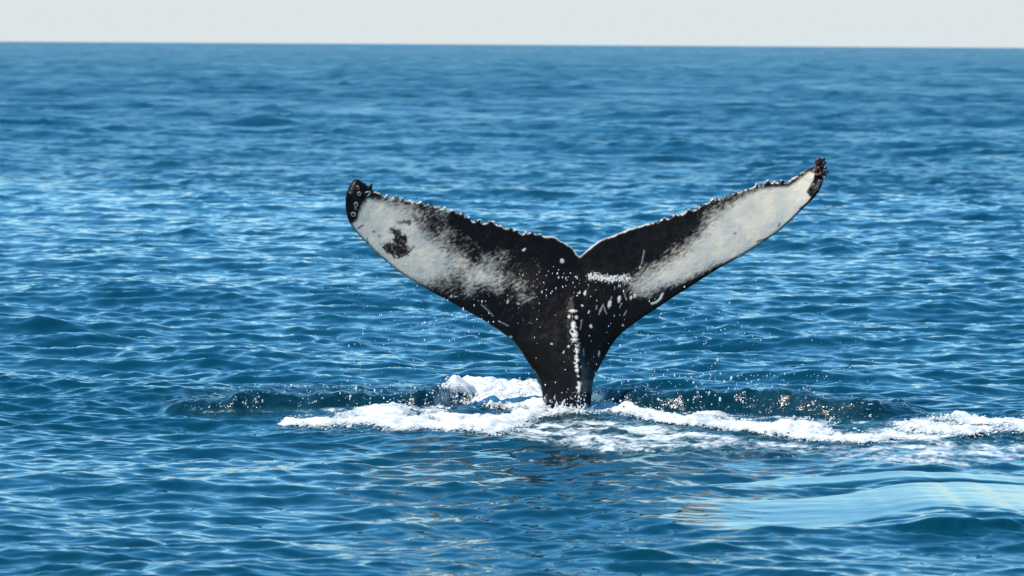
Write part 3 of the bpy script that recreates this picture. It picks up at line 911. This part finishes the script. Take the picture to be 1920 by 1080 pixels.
drops(230, 1110, 1420, 500, 790, -0.6, 0.9, 0.0036, 0.45, 0.8)
drops(150, 1130, 1640, 560, 790, -0.5, 1.0, 0.0034, 0.45, 0.6)
drops(150, 640, 960, 520, 780, -0.5, 0.9, 0.0034, 0.45, 0.8)
drops(60, 540, 800, 470, 720, -0.3, 0.9, 0.0032, 0.4)
drops(60, 780, 930, 540, 640, -0.6, 0.4, 0.0042, 0.4)
drops(45, 960, 1110, 500, 770, -0.9, -0.5, 0.0036, 0.4, 0.9)
drops(34, 1000, 1090, 505, 560, -0.8, -0.5, 0.0042, 0.35)
drops(20, 1085, 1185, 525, 545, -0.6, -0.4, 0.0042, 0.35)
drops(70, 1020, 1100, 735, 768, -0.7, -0.4, 0.004, 0.4)
drops(200, 1115, 1560, 700, 770, -0.6, 0.3, 0.0045, 0.45)
drops(110, 420, 860, 720, 765, -0.5, 0.2, 0.0045, 0.45)
# beads of water running off the right fluke tip
for x_, ys, n in ((1546, (330, 348), 9), (1548, (345, 362), 8), (1534, (360, 372), 5)):
    p = at_depth(x_ + g.normal(0, 0.7, n), np.linspace(ys[0], ys[1], n) + g.normal(0, 0.8, n), np.full(n, front_y(1540, 335)))
    cl.append((p, g.uniform(0.0022, 0.004, n)))
p = at_depth(np.array([1549.0, 1535, 1534]), np.array([360.0, 392, 368]), np.full(3, front_y(1540, 335)))
cl.append((p, np.array([0.010, 0.011, 0.006])))
cen = np.concatenate([c[0] for c in cl]); rad = np.concatenate([c[1] for c in cl])
st = np.ones((len(cen), 3)); st[:, 2] = 1 + g.uniform(0, 1, len(cen)) ** 3 * 1.6
V, F = blobs(cen, rad, st)
tag(make_mesh('spray', V, F, drop_m), 'fine white water drops flying around the raised tail', 'spray', None, 'stuff')


def tongue(foot, tip, r0, n=9):
    """a thrown-up tongue of water: tapering chain of lumps"""
    t = np.linspace(0, 1, n)
    P = foot[None] * (1 - t)[:, None] + tip[None] * t[:, None]
    P[:, 0] += 0.012 * np.sin(t * 4 + foot[0] * 50); P += g.normal(0, 0.004, P.shape)
    return P, r0 * (1 - 0.78 * t) * g.uniform(0.75, 1.2, n)


cl = []
fy = lambda x_: front_y(x_, 764) - 0.05
for fx0, fy0, tx, ty, r in ((1020, 764, 1021, 756, .016), (1027, 765, 1031, 759, .020), (1036, 767, 1040, 762, .016), (1046, 767, 1045, 754, .024), (1050, 767, 1053, 757, .018),
                            (1056, 768, 1055, 752, .020), (1059, 768, 1058, 759, .02), (1066, 769, 1074, 758, .020), (1072, 769, 1071, 762, .016), (1080, 769, 1090, 762, .018), (1086, 768, 1086, 760, .016),
                            (1094, 762, 1098, 755, .012), (1100, 768, 1104, 760, .014), (1014, 764, 1010, 757, .016), (1106, 766, 1116, 760, .016),
                            (1112, 734, 1113, 729, .012), (1121, 734, 1125, 728, .014), (1124, 735, 1129, 731, .010), (1558, 792, 1562, 778, .014), (1553, 792, 1549, 784, .010), (1566, 793, 1575, 788, .010)):
    yv = fy(min(max(fx0, 1024), 1100)) if 1000 < fx0 < 1110 and fy0 > 750 else float(on_water(np.array(fx0), np.array(fy0 + (30 if fy0 < 750 else 6)))[1])
    a_ = at_depth(np.array(fx0, float), np.array(fy0 + 3.0), yv); b_ = at_depth(np.array(tx, float), np.array(float(ty)), yv - 0.03)
    cl.append(tongue(a_, b_, r))
# frothy fringe along the top of the heap behind the tail
fx_ = g.uniform(835, 1012, 420); yv = on_water(fx_, np.full(420, 752.0))[:, 1] + g.normal(0, 0.12, 420)
zz = sea(at_depth(fx_, np.full(420, 740.0), yv)[:, 0], yv, np.full(420, 0.06), False) + np.abs(g.normal(0.05, 0.05, 420)) * (0.5 + np.abs(perlin(fx_ * 0.06, fx_ * 0)) * 1.8)
cl.append((np.stack([at_depth(fx_, np.full(420, 740.0), yv)[:, 0], yv, zz], -1), np.clip(np.exp(g.normal(math.log(0.0055), 0.5, 420)), 0.002, 0.014)))
cen = np.concatenate([c[0] for c in cl]); rad = np.concatenate([c[1] for c in cl])
V, F = blobs(cen, rad, big=True)
tag(make_mesh('water_splash', V, F, foam_m, attrs={'thick': np.full(len(V), 0.9)}), 'jagged white splash where the tail breaks the surface', 'splash', None, 'stuff')
